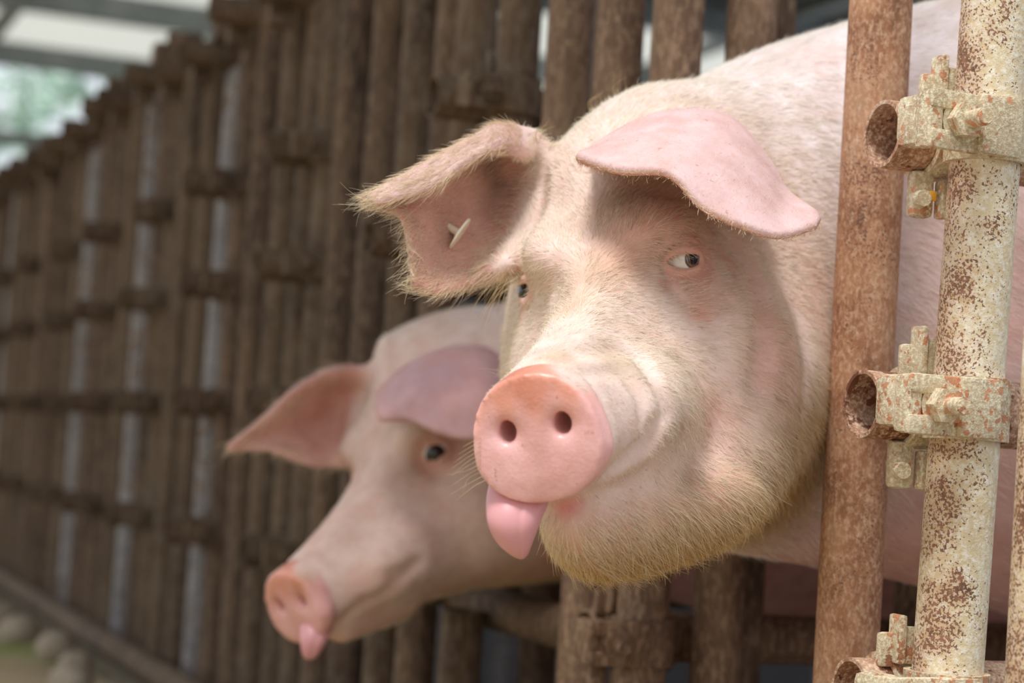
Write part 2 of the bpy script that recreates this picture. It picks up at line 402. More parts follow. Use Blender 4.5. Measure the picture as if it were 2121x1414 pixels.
# --- front bars
fence = tag(empty('pipe_fence', (0, .158, 0)), 'rust-brown pen front of upright scaffold pipes with rails along top and foot', 'fence')
br = upright(fence, .004, .1525, 0, 1.40, M_RUST, 48); br['label'] = 'thick rust-brown pipe in front of the pig shoulder'
upright(fence, -.004, .622, 0, 1.32, M_MID)
for y in (.748, .895, 1.035):
    upright(fence, -.004, y, .80, 1.30, M_MID if y < .8 else M_DARK2)
clamp(fence, .945, .895, -.004, True, M_DARK2); m = MB(); m.tube((-.085, .9445, .945), (.5, .9445, .945), PR, 20, rin=PR - .003); m.build('rail', M_DARK2, fence)
for y in (.955,):
    upright(fence, -.004, y, 0, .37, M_DARK2)
for z, ya, yb in ((.80, .56, 1.10), (.37, .56, 1.10)):
    m = MB(); m.tube((.045, ya, z), (.045, yb, z), PR, 16, rin=PR - .003); m.build('rail', M_DARK, fence)
for i in range(1, len(DIV) - 1):
    a, b = DIV[i], DIV[i + 1]
    for k in range(3):
        y = a + (b - a) * (k + 1) / 4 + random.uniform(-.025, .025)
        upright(fence, random.uniform(-.006, .006), y, .05, 1.28 + random.uniform(-.04, .07), [M_DARK, M_DARK2, M_DARK, M_DARK2, M_GREY][(i * 3 + k * 2) % 5], 14, random.uniform(-.04, .04))
for z, x, y0 in ((1.24, .05, .5), (1.12, .05, 1.15), (.125, -.048, .2), (.602, .05, 1.15)):
    m = MB(); m.tube((x, y0, z), (x, 6.3, z), PR, 16, rin=PR - .003); m.build('rail', M_DARK if z > 1 else M_DARK2, fence)
for i, y in enumerate(np.arange(.72, 6, .26)):
    m = MB(); zz = 1.24 + random.uniform(-.03, .03); m.tube((-.075 - random.random() * .04, y, zz), (.03, y, zz), PR, 12, rin=PR - .004); cl = m.build('clamp', M_DARK if i % 2 else M_DARK2, fence); m = MB(); m.arc((-.02, y, zz), (1, 0, 0), PR, PR + .007, .024, 0, 6.27, 10); m.build('band', M_DARK, cl)
    for bc, bh in (((-.03, y - .02, zz + .045), (.014, .018, .022)), ((-.05, y + .03, zz - .02), (.018, .016, .03))): m = MB(); m.box(bc, bh); m.build('locking_ear', M_DARK, cl)

# ================================================================== pigs
def smin(a, b, k):
    h = np.clip(.5 + .5 * (b - a) / k, 0, 1); return b + (a - b) * h - k * h * (1 - h)
def smax(a, b, k): return -smin(-a, -b, k)
def sstep(a, b, x):
    t = np.clip((x - a) / (b - a), 0, 1); return t * t * (3 - 2 * t)

def spline(xs, ys, x):
    """smooth (monotone-ish Catmull-Rom) interpolation"""
    xs = np.asarray(xs, float); ys = np.asarray(ys, float)
    m = np.gradient(ys, xs); i = np.clip(np.searchsorted(xs, x) - 1, 0, len(xs) - 2)
    h = xs[i + 1] - xs[i]; t = np.clip((x - xs[i]) / h, 0, 1)
    return (2 * t**3 - 3 * t**2 + 1) * ys[i] + (t**3 - 2 * t**2 + t) * h * m[i] + (-2 * t**3 + 3 * t**2) * ys[i + 1] + (t**3 - t**2) * h * m[i + 1]

class Loft:
    """implicit body along one axis: stations (pos, cy, top, bottom, w_up, w_low)"""
    def __init__(s, st, p=2.2):
        st = np.array(st, float); s.x = np.linspace(st[0, 0], st[-1, 0], 300)
        s.t = [spline(st[:, 0], st[:, k], s.x) for k in range(1, 6)]; s.p = p
    def __call__(s, a, y, z):
        cy, top, bot, wu, wl = [np.interp(a, s.x, q) for q in s.t]
        zc = (top + bot) / 2; h = (top - bot) / 2; v = (z - zc) / h
        w = wl + (wu - wl) * sstep(-.7, .8, v)
        n = (np.abs((y - cy) / w) ** s.p + np.abs(v) ** s.p) ** (1 / s.p)
        d = (n - 1) * np.minimum(w, h)
        return np.maximum(np.maximum(d, a - s.x[-1]), s.x[0] - a)

def ell(P, c, r, R=None):
    q = P - np.array(c)
    if R is not None: q = q @ R
    r = np.array(r); n = np.linalg.norm(q / r, axis=-1); return (n - 1) * r.min()
def caps(P, a, b, ra, rb):
    a = np.array(a); b = np.array(b); d = b - a; t = np.clip(((P - a) @ d) / (d @ d), 0, 1)
    return np.linalg.norm(P - a - t[:, None] * d, axis=1) - (ra + (rb - ra) * t)

def grid_surf(ctrl, nu, nv):
    """Catmull-Rom surface through a control grid [row][col] -> (nu, nv, 3)"""
    C = np.array(ctrl, float); R_, K_ = C.shape[:2]
    A = np.stack([np.stack([spline(np.arange(K_), C[r, :, k], np.linspace(0, K_ - 1, nv)) for k in range(3)], -1) for r in range(R_)])
    u = np.linspace(0, R_ - 1, nu)
    return np.stack([np.stack([spline(np.arange(R_), A[:, j, k], u) for k in range(3)], -1) for j in range(nv)], 1)

def unproj(px, py, dep):
    px, py, dep = np.asarray(px, float), np.asarray(py, float), np.asarray(dep, float)
    c = np.stack([(px - CX) / FPX * dep, -(py - CY) / FPX * dep, -dep], -1)
    return c @ RC.T + CAM

HEADS = {1: Loft([  # f, cy, top, bottom, half width upper, half width lower
    (-.24, 0, .030, -.08, .035, .04),
    (-.20, 0, .090, -.16, .072, .095),
    (-.15, 0, .106, -.20, .084, .128),
    (-.09, 0, .096, -.212, .080, .132),
    (-.04, 0, .068, -.205, .070, .112),
    (.00, 0, .040, -.194, .061, .090),
    (.04, 0, .015, -.184, .050, .072),
    (.08, 0, -.004, -.168, .045, .061),
    (.12, 0, -.017, -.150, .041, .051),
    (.16, 0, -.027, -.133, .039, .046),
    (.20, 0, -.035, -.124, .039, .043),
    (.24, 0, -.040, -.120, .039, .041)], 2.25),
    2: Loft([
    (-.23, 0, .010, -.06, .025, .03),
    (-.19, 0, .070, -.13, .060, .075),
    (-.14, 0, .092, -.165, .076, .108),
    (-.09, 0, .090, -.172, .076, .112),
    (-.04, 0, .066, -.168, .068, .098),
    (.00, 0, .040, -.160, .060, .084),
    (.04, 0, .015, -.152, .052, .071),
    (.08, 0, -.004, -.144, .045, .060),
    (.12, 0, -.017, -.134, .041, .051),
    (.16, 0, -.027, -.126, .039, .046),
    (.20, 0, -.035, -.120, .039, .043),
    (.24, 0, -.040, -.118, .039, .041)], 2.25)}

def warp(L, o):
    L = L * np.array([1, 1 / o.get('fs', 1), 1])
    L = L * np.stack([1 + o.get('slim', 0) * sstep(.0, -.03, L[:, 0]) * sstep(-.14, -.05, L[:, 1]) * sstep(.19, .13, L[:, 1]), np.ones(len(L)), np.ones(len(L))], 1)
    return L

def head_sdf(L, o):
    """L: points in head space (e left, f forward, u up)"""
    L = warp(L, o); e, f, u = L[:, 0], L[:, 1], L[:, 2]; ae = np.abs(e); A = np.stack([ae, f, u], 1)
    d = HEADS[o['head']](f, e, u)
    # lower jaw
    if o['head'] == 1:
        j = caps(L, (0, .178, -.142), (0, .10, -.152), .0205, .032)
        j = smin(j, ell(L, (0, .085, -.158), (.052, .085, .040)), .03)
        d = smin(d, ell(L, (.012, .025, -.162), (.088, .095, .046)), .035)
    else:
        j = caps(L, (0, .186, -.122), (0, .10, -.122), .0165, .030)
    d = smin(d, j, .018)
    # brow, cheek, poll
    d = smin(d, ell(A, (.050, -.012, .024), (.020, .032, .016)), .03)
    d = smin(d, ell(A, (.076, -.045, -.085), (.040, .06, .055)), .05)
    d = smin(d, ell(L, (.047, .105, -.085), (.022, .055, .028)), .03)
    # nose disc: rounded triangle with a rim
    uc, h = -.0795, .0382
    v = (u - uc) / h; w = .0435 * (1 - .30 * v)
    w = w * (1 - .16 * sstep(-.35, -1.0, v)) * (1 - .10 * np.clip(v, 0, 1.2) ** 2); n = (np.abs(e / w) ** 2.2 + np.abs(v) ** 2.2) ** (1 / 2.2); d2 = (n - 1) * .039
    fc = .2275 + (u - uc) * o.get('disc_tilt', -.10)
    disc = smax(d2, np.abs(f - fc) - .0110, .020)
    d = smin(d, disc, .009)
    # gutter behind the rim
    d = d + .0022 * np.exp(-((f - fc + .0155) / .004) ** 2) * np.exp(-(d2 / .012) ** 2)
    fr = sstep(.21, .228, f)
    for s in (-1, 1):
        rr = np.hypot((e - s * .0185) / 1.25, u + .075)
        d = d + fr * .0032 * np.exp(-(rr / .0085) ** 2)
        d = smax(d, -ell(L, (s * .0178, .232, -.0735), (.0056, .026, .0072)), .004)
    d = d - fr * .0018 * np.exp(-(e / .008) ** 2) * np.exp(-((u + .075) / .02) ** 2)
    # eyes: lid bulge, then the opening
    for ke, (c, nn) in enumerate(o['eyes']):
        sb = o.get('slit', (1, 1))[ke]; c = warp(np.array(c)[None], o)[0]; r_ = np.linalg.norm(L - c, axis=1)
        d = smin(d, r_ - .0172, .008)
        ax = np.cross(nn, (0, 0, 1.)); ax /= np.linalg.norm(ax); ax = ax if ax[1] > 0 else -ax
        ax = ax + np.array((0, 0, .14)); ax -= nn * (ax @ nn); ax /= np.linalg.norm(ax); up = np.cross(nn, ax); up = up if up[2] > 0 else -up
        q = L - c - nn * .0165
        a_, b_, c_ = q @ ax, q @ up, q @ nn
        slit = (np.sqrt((np.abs(a_) / .0150) ** 1.7 + (np.abs(b_ - .0002) / (.0050 * sb)) ** 1.8 + (np.abs(c_) / .013) ** 2) - 1) * .0050
        rad = np.hypot(a_ / 1.5, b_)
        near = np.exp(-(c_ / .02) ** 2)
        d = d + .0020 * np.exp(-((rad - .0130) / .0015) ** 2) * near * sstep(-.002, .006, b_)
        d = d + .0016 * np.exp(-((rad - .0140) / .0018) ** 2) * near * sstep(.002, -.006, b_)
        d = d - .0005 * np.exp(-((rad - .0090) / .0018) ** 2) * near
        d = smax(d, -slit, .0020)
    return d

class Pig:
    def __init__(s, R, T, neck, opts, ears):
        s.R = RC @ np.array(R); s.T = RC @ np.array(T) + CAM      # head space -> world
        s.o = opts; s.neck = Loft(neck, 2.3); s.ears = []; s.grooves = []; s.spots = []
        s.kd = []
        for ctrl, th0, th1 in ears:
            C = np.array([[(*unproj(*p),) for p in row] for row in ctrl])
            G = grid_surf(C, 70, 90)
            s.ears.append((G, th0, th1))
            k = KDTree(G.shape[0] * G.shape[1])
            F_ = G.reshape(-1, 3)
            for i, p in enumerate(F_): k.insert(p, i)
            k.balance()
            s.kd.append((k, F_.min(0) - .016, F_.max(0) + .016))
    def loc(s, P): return (P - s.T) @ s.R
    def wor(s, L): return np.asarray(L) @ s.R.T + s.T
    def body(s, P):
        o = s.o; d = s.neck(P[:, 0], P[:, 1], P[:, 2])
        cy, zb = o['cy'], o['zb']
        for x, q in ((.52, -1), (.52, 1), (1.12, -1), (1.12, 1)):
            y = cy + q * .105
            leg = smin(caps(P, (x, y, zb), (x + (.02 if x < 1 else .05), y, .26), .085, .052), caps(P, (x + (.02 if x < 1 else .05), y, .26), (x, y, .045), .046, .032), .03)
            leg = smin(leg, caps(P, (x, y, .05), (x - .035, y, .022), .030, .026), .02)
            d = smin(d, np.maximum(leg, .002 - P[:, 2]), .05)
        return d
    def ear_d(s, P):
        d = np.full(len(P), .05); idx = np.full(len(P), -1); wh = np.full(len(P), -1)
        for n, (k, lo, hi) in enumerate(s.kd):
            G, th0, th1 = s.ears[n]; nv = G.shape[1]; nu = G.shape[0]
            m = np.where(((P > lo) & (P < hi)).all(1))[0]
            for i in m:
                _, j, dist = k.find(P[i])
                r, c = divmod(j, nv)
                v = r / (nu - 1); w = c / (nv - 1)
                t = s.o['ear_th'][n](v, w)
                if dist - t < d[i]: d[i] = dist - t; idx[i] = j; wh[i] = n
        return d, idx, wh
    def sdf(s, P, grooves=True, ears=True):
        P = np.asarray(P, float)
        d = s.body(P); L = s.loc(P); r = np.linalg.norm(L - (0, .02, -.05), axis=1)
        m = r < .42
        if m.any():
            h = head_sdf(L[m], s.o); dm = smin(d[m], h, s.o.get('k', .07))
            if ears:
                ed, _, _ = s.ear_d(P[m]); dm = smin(dm, ed, .010)
            if grooves:
                Q = P[m]
                for line, wd, am in s.grooves:
                    lo, hi = line.min(0) - 3.2 * wd, line.max(0) + 3.2 * wd
                    k = ((Q > lo) & (Q < hi)).all(1) & (np.abs(dm) < .03)
                    if k.any():
                        q = Q[k]; dd = np.full(len(q), 9.)
                        for a, b in zip(line[:-1], line[1:]):
                            ab = b - a; t = np.clip(((q - a) @ ab) / (ab @ ab), 0, 1); dd = np.minimum(dd, np.linalg.norm(q - a - t[:, None] * ab, axis=1))
                        dm[k] += am * np.exp(-(dd / wd) ** 2)
            d = d.copy(); d[m] = dm
        return d
    def hit(s, px, ears=True):
        """where the lines of sight through these pixels meet the skin"""
        px = np.array(px, float); D = np.stack([(px[:, 0] - CX) / FPX, -(px[:, 1] - CY) / FPX, -np.ones(len(px))], 1) @ RC.T
        D /= np.linalg.norm(D, axis=1)[:, None]; t = np.full(len(px), s.o['near'])
        for _ in range(90):
            t += np.clip(s.sdf(CAM + D * t[:, None], False, ears), -.01, .03) * .7
        return CAM + D * t[:, None]
    def find_eyes(s, spec):
        """spec: (pixel, inset) for each eye; sets eye centres and facing in head space"""
        s.o['eyes'] = []
        out = []
        for px, inset, bias in spec:
            h = s.hit([px], False)[0]; g = np.array([s.sdf(h[None] + np.eye(3)[k] * .004, False, False)[0] - s.sdf(h[None] - np.eye(3)[k] * .004, False, False)[0] for k in range(3)])
            n = s.R.T @ g; tc_ = s.R.T @ (CAM - h); n = n / np.linalg.norm(n) + (np.array(bias) if bias else tc_ / np.linalg.norm(tc_)); n /= np.linalg.norm(n)
            out.append((s.loc(h[None])[0] - n * inset, n))
        s.o['eyes'] = out
    def mirror_eye(s, inset):
        c, n = s.o['eyes'][0]; fl = np.array([-1, 1, 1]); c, n = c * fl, n * fl; ey = s.o['eyes']; s.o['eyes'] = []
        t = np.linspace(-.05, .05, 400); d = s.sdf(s.wor(c + n * t[:, None]), False, False); k = np.where(d < 0)[0]
        s.o['eyes'] = ey + [(c + n * (t[k[-1]] if len(k) else 0) - n * inset, n)]
    def groove(s, pts, wd, am, ears=False, n=14):
        h = s.hit(pts, ears); x = np.arange(len(h))
        xx = np.linspace(0, len(h) - 1, n)
        s.grooves.append((np.stack([spline(x, h[:, k], xx) for k in range(3)], 1), wd, am))

def surface_nets(sdf, xs, ys, zs, B=8):
    nx, ny, nz = len(xs), len(ys), len(zs)
    val = np.full((nx, ny, nz), 1.0, np.float32)
    bx, by, bz = [range(0, n, B) for n in (nx, ny, nz)]
    blocks = [(i, j, k) for i in bx for j in by for k in bz]
    ctr = []; rad = []
    for i, j, k in blocks:
        a = np.array([xs[i], ys[j], zs[k]]); b = np.array([xs[min(i + B, nx - 1)], ys[min(j + B, ny - 1)], zs[min(k + B, nz - 1)]])
        ctr.append((a + b) / 2); rad.append(np.linalg.norm(b - a) / 2)
    ctr = np.array(ctr); rad = np.array(rad)
    dc = sdf(ctr)
    todo = []
    for q, (i, j, k) in enumerate(blocks):
        if abs(dc[q]) < rad[q] * 1.25 + .012: todo.append((i, j, k))
        elif dc[q] < 0: val[i:i + B, j:j + B, k:k + B] = -1
    ch = 600
    for c in range(0, len(todo), ch):
        I = []; 
        for i, j, k in todo[c:c + ch]:
            g = np.meshgrid(np.arange(i, min(i + B, nx)), np.arange(j, min(j + B, ny)), np.arange(k, min(k + B, nz)), indexing='ij')
            I.append(np.stack([q.ravel() for q in g], 1))
        I = np.concatenate(I)
        val[I[:, 0], I[:, 1], I[:, 2]] = sdf(np.stack([xs[I[:, 0]], ys[I[:, 1]], zs[I[:, 2]]], 1))
    ins = val < 0
    cnt = np.zeros((nx - 1, ny - 1, nz - 1), np.int8)
    for a in (0, 1):
        for b in (0, 1):
            for c in (0, 1): cnt += ins[a:nx - 1 + a, b:ny - 1 + b, c:nz - 1 + c]
    act = np.argwhere((cnt > 0) & (cnt < 8))
    vid = np.full(cnt.shape, -1, np.int32); vid[act[:, 0], act[:, 1], act[:, 2]] = np.arange(len(act))
    acc = np.zeros((len(act), 3)); num = np.zeros(len(act))
    corner = [(a, b, c) for a in (0, 1) for b in (0, 1) for c in (0, 1)]
    for p in corner:
        for ax in range(3):
            if p[ax]: continue
            q = list(p); q[ax] = 1
            a = act + p; b = act + q
            va = val[a[:, 0], a[:, 1], a[:, 2]]; vb = val[b[:, 0], b[:, 1], b[:, 2]]
            m = (va < 0) != (vb < 0)
            t = np.where(m, va / np.where(m, va - vb, 1), 0)
            pa = np.stack([xs[a[:, 0]], ys[a[:, 1]], zs[a[:, 2]]], 1); pb = np.stack([xs[b[:, 0]], ys[b[:, 1]], zs[b[:, 2]]], 1)
            acc[m] += (pa + (pb - pa) * t[:, None])[m]; num[m] += 1
    V = acc / num[:, None]
    Q = []
    for ax in range(3):
        o1, o2 = [(1, 2), (2, 0), (0, 1)][ax]
        sl = [slice(1, -1)] * 3; sl[ax] = slice(0, -1)
        s0 = ins[tuple(sl)]; sl2 = list(sl); sl2[ax] = slice(1, None)
        s1 = ins[tuple(sl2)]
        e = np.argwhere(s0 != s1)
        if not len(e): continue
        off = np.array([1, 1, 1]); off[ax] = 0; e2 = e + off
        fl = s0[e[:, 0], e[:, 1], e[:, 2]]
        d1 = np.zeros(3, int); d1[o1] = 1; d2 = np.zeros(3, int); d2[o2] = 1
        g = lambda c: vid[c[:, 0], c[:, 1], c[:, 2]]
        q = np.stack([g(e2 - d1 - d2), g(e2 - d2), g(e2), g(e2 - d1)], 1)
        q[~fl] = q[~fl][:, ::-1]; Q.append(q)
    Q = np.concatenate(Q); Q = Q[(Q >= 0).all(1)]
    # light smoothing
    for lam in (.5, -.2):
        S = np.zeros_like(V); N = np.zeros(len(V))
        for a, b in ((0, 1), (1, 2), (2, 3), (3, 0)):
            np.add.at(S, Q[:, a], V[Q[:, b]]); np.add.at(N, Q[:, a], 1)
        V = V + lam * (S / np.maximum(N, 1)[:, None] - V)
    return V, Q

def steps(segs):
    out = [segs[0][0]]
    for a, b, h in segs:
        n = max(1, int(round((b - a) / h))); out += list(a + (b - a) * np.arange(1, n + 1) / n)
    return np.array(out)

def vert_normals(V, Q):
    n = np.cross(V[Q[:, 2]] - V[Q[:, 0]], V[Q[:, 3]] - V[Q[:, 1]]); N = np.zeros_like(V)
    for k in range(4): np.add.at(N, Q[:, k], n)
    return N / np.maximum(np.linalg.norm(N, axis=1), 1e-12)[:, None], .5 * np.linalg.norm(n, axis=1)

# --- skin and hair
def skin_mat():
    m, t, b = new_mat('pig_skin')
    at = nd(t, 'ShaderNodeAttribute', attribute_name='col')
    g = t.nodes.new('ShaderNodeNewGeometry')
    n = nd(t, 'ShaderNodeTexNoise', Scale=38, Detail=6, Roughness=.6); t.links.new(g.outputs[0], n.inputs[0])
    mm = t.nodes.new('ShaderNodeMix'); mm.data_type = 'RGBA'; mm.blend_type = 'MULTIPLY'; mm.inputs[0].default_value = 1
    t.links.new(at.outputs[0], mm.inputs[6]); t.links.new(ramp(t, n.outputs[0], [(.35, (.84, .77, .73)), (.62, (1, 1, 1))]).outputs[0], mm.inputs[7])
    n5 = nd(t, 'ShaderNodeTexNoise', Scale=16, Detail=5, Roughness=.6); t.links.new(g.outputs[0], n5.inputs[0])
    cc = mixc(t, ramp(t, n5.outputs[0], [(.50, (0, 0, 0)), (.74, (.4, .4, .4))]).outputs[0], mm.outputs[2], lin(226, 160, 142))
    n6 = nd(t, 'ShaderNodeTexNoise', Scale=150, Detail=3, Roughness=.6); t.links.new(g.outputs[0], n6.inputs[0])
    cc = mixc(t, ramp(t, n6.outputs[0], [(.66, (0, 0, 0)), (.74, (.5, .5, .5))]).outputs[0], cc, lin(150, 112, 86))
    t.links.new(cc, b.inputs['Base Color'])
    wet = nd(t, 'ShaderNodeAttribute', attribute_name='wet')
    r = nd(t, 'ShaderNodeMapRange'); t.links.new(wet.outputs['Fac'], r.inputs[0]); r.inputs[3].default_value = .62; r.inputs[4].default_value = .24
    t.links.new(r.outputs[0], b.inputs['Roughness'])
    b.inputs['Subsurface Weight'].default_value = .25; b.inputs['Subsurface Radius'].default_value = (1, .5, .4); b.inputs['Subsurface Scale'].default_value = .006
    n2 = nd(t, 'ShaderNodeTexNoise', Scale=420, Detail=4, Roughness=.6); t.links.new(g.outputs[0], n2.inputs[0])
    bp = nd(t, 'ShaderNodeBump', Strength=.35, Distance=.0012); t.links.new(n2.outputs[0], bp.inputs['Height']); t.links.new(bp.outputs[0], b.inputs['Normal'])
    return m
def hair_mat():
    m, t, b = new_mat('pig_bristle')
    at = nd(t, 'ShaderNodeAttribute', attribute_name='hair_color')
    t.links.new(at.outputs[0], b.inputs['Base Color']); b.inputs['Roughness'].default_value = .55
    b.inputs['Specular IOR Level'].default_value = .3
    return m
M_SKIN = skin_mat(); M_HAIR = hair_mat()
M_TONGUE, _t, _b = new_mat('wet_tongue'); _b.inputs['Base Color'].default_value = (*lin(218, 156, 158), 1); _b.inputs['Roughness'].default_value = .36
_b.inputs['Subsurface Weight'].default_value = .3; _b.inputs['Subsurface Radius'].default_value = (1, .3, .25); _b.inputs['Subsurface Scale'].default_value = .004
def eye_mat(name, scl=lin(238, 234, 226), iris=lin(132, 92, 80), pr=.28, ir=.43):
    m, t, b = new_mat(name)
    tc = nd(t, 'ShaderNodeTexCoord'); sp = nd(t, 'ShaderNodeSeparateXYZ'); t.links.new(tc.outputs['Object'], sp.inputs[0])
    x2 = nd(t, 'ShaderNodeVectorMath', operation='MULTIPLY'); x2.inputs[1].default_value = (1, 1, 0); t.links.new(tc.outputs['Object'], x2.inputs[0])
    ln = nd(t, 'ShaderNodeVectorMath', operation='LENGTH'); t.links.new(x2.outputs[0], ln.inputs[0])
    dv = nd(t, 'ShaderNodeMath', operation='DIVIDE'); dv.inputs[1].default_value = .0158; t.links.new(ln.outputs['Value'], dv.inputs[0])
    dark = lin(14, 12, 14)
    r = ramp(t, dv.outputs[0], [(0, dark), (pr - .02, dark), (pr + .02, iris), (ir - .08, tuple(q * .8 for q in iris)), (ir - .02, lin(60, 40, 36)), (ir + .02, scl)])
    t.links.new(r.outputs[0], b.inputs['Base Color']); b.inputs['Roughness'].default_value = .08; b.inputs['Coat Weight'].default_value = .5
    return m
M_EYE = eye_mat('pig_eye')
M_EYE2 = eye_mat('pig_eye_dark', iris=lin(70, 48, 44), pr=.50, ir=.72)

def eyeball(parent, c, gaze, mat, r=.0158):
    bm = bmesh.new(); bmesh.ops.create_uvsphere(bm, u_segments=32, v_segments=24, radius=r)
    me = bpy.data.meshes.new('eye'); bm.to_mesh(me); bm.free()
    me.polygons.foreach_set('use_smooth', [True] * len(me.polygons))
    me.materials.append(mat)
    o = bpy.data.objects.new('eye', me); COL.objects.link(o); o.parent = parent
    o.location = Vector(c) - parent.location; o.rotation_mode = 'QUATERNION'; o.rotation_quaternion = Vector(gaze).to_track_quat('Z', 'Y')
    return o

def sheet(name, ctrl, th, mat, parent, nu=28, nv=22, groove=0.0):
    """thick curved sheet through (px, py, depth) control points"""
    C = np.array([[(*unproj(*p),) for p in row] for row in ctrl]); G = grid_surf(C, nu, nv)
    du = np.gradient(G, axis=0); dv = np.gradient(G, axis=1); N = np.cross(du, dv); N /= np.maximum(np.linalg.norm(N, axis=2), 1e-9)[..., None]
    w = np.linspace(-1, 1, nv)[None, :]; v = np.linspace(0, 1, nu)[:, None]
    t = th * np.sqrt(np.clip(1 - w ** 4, .02, 1)) * np.sqrt(np.clip(1 - (np.clip(v, .6, 1) - .6) ** 2 / .165, .03, 1))
    to = CAM - G; sg = np.sign((N * to).sum(-1, keepdims=True)); N = N * sg
    front = G + N * (t - groove * np.exp(-((w - .12) / .06) ** 2) * np.exp(-((v - .5) / .45) ** 2))[..., None]; back = G - N * t[..., None]
    V = np.concatenate([front.reshape(-1, 3), back.reshape(-1, 3)]); i = np.arange(nu * nv).reshape(nu, nv); j = i + nu * nv
    Q = [np.stack([i[:-1, :-1], i[1:, :-1], i[1:, 1:], i[:-1, 1:]], -1).reshape(-1, 4), np.stack([j[:-1, 1:], j[1:, 1:], j[1:, :-1], j[:-1, :-1]], -1).reshape(-1, 4)]
    for a, b in ((i[0], j[0]), (j[-1], i[-1]), (j[:, 0], i[:, 0]), (i[:, -1], j[:, -1])):
        Q.append(np.stack([a[:-1], a[1:], b[1:], b[:-1]], -1))
    me = np_mesh(name, V, np.concatenate(Q))
    bm = bmesh.new(); bm.from_mesh(me); bmesh.ops.recalc_face_normals(bm, faces=bm.faces[:]); bm.to_mesh(me); bm.free()
    return link(name, me, mat, parent)

def hair_obj(name, parent, roots, dirs, norms, length, rad, color, bend=.5, npt=5):
    n = len(roots); hc = bpy.data.hair_curves.new(name); hc.add_curves([npt] * n)
    t = np.linspace(0, 1, npt)[None, :, None]
    jit = rng.normal(0, .16, (n, 1, 3)); curl = rng.normal(0, .20, (n, 1, 3))
    d = dirs[:, None] + jit
    P = roots[:, None] - norms[:, None] * .0006 + length[:, None, None] * (d * t + (curl - norms[:, None] * bend) * t * t * .5)
    off = Vector((0, 0, 0)); base = parent
    while base: off += base.location; base = base.parent
    hc.attributes['position'].data.foreach_set('vector', (P - np.array(off)).astype(np.float32).ravel())
    ra = hc.attributes.get('radius') or hc.attributes.new('radius', 'FLOAT', 'POINT')
    ra.data.foreach_set('value', (rad[:, None] * (1 - .75 * np.linspace(0, 1, npt)[None] ** 1.5)).astype(np.float32).ravel())
    ca = hc.attributes.new('hair_color', 'FLOAT_COLOR', 'CURVE')
    ca.data.foreach_set('color', np.c_[np.clip(color, 0, 1), np.ones(n)].astype(np.float32).ravel())
    hc.materials.append(M_HAIR)
    o = bpy.data.objects.new(name, hc); COL.objects.link(o); o.parent = parent; o['kind'] = 'stuff'
    return o

C_BACK, C_FACE = np.array(lin(243, 229, 229)), np.array(lin(238, 212, 200))
C_PINK, C_EARIN, C_EAROUT = np.array(lin(228, 160, 142)), np.array(lin(214, 164, 150)), np.array(lin(228, 194, 194))
C_DISC, C_DISCT = np.array(lin(247, 193, 190)), np.array(lin(238, 158, 126))
C_BELLY = np.array(lin(208, 144, 126))

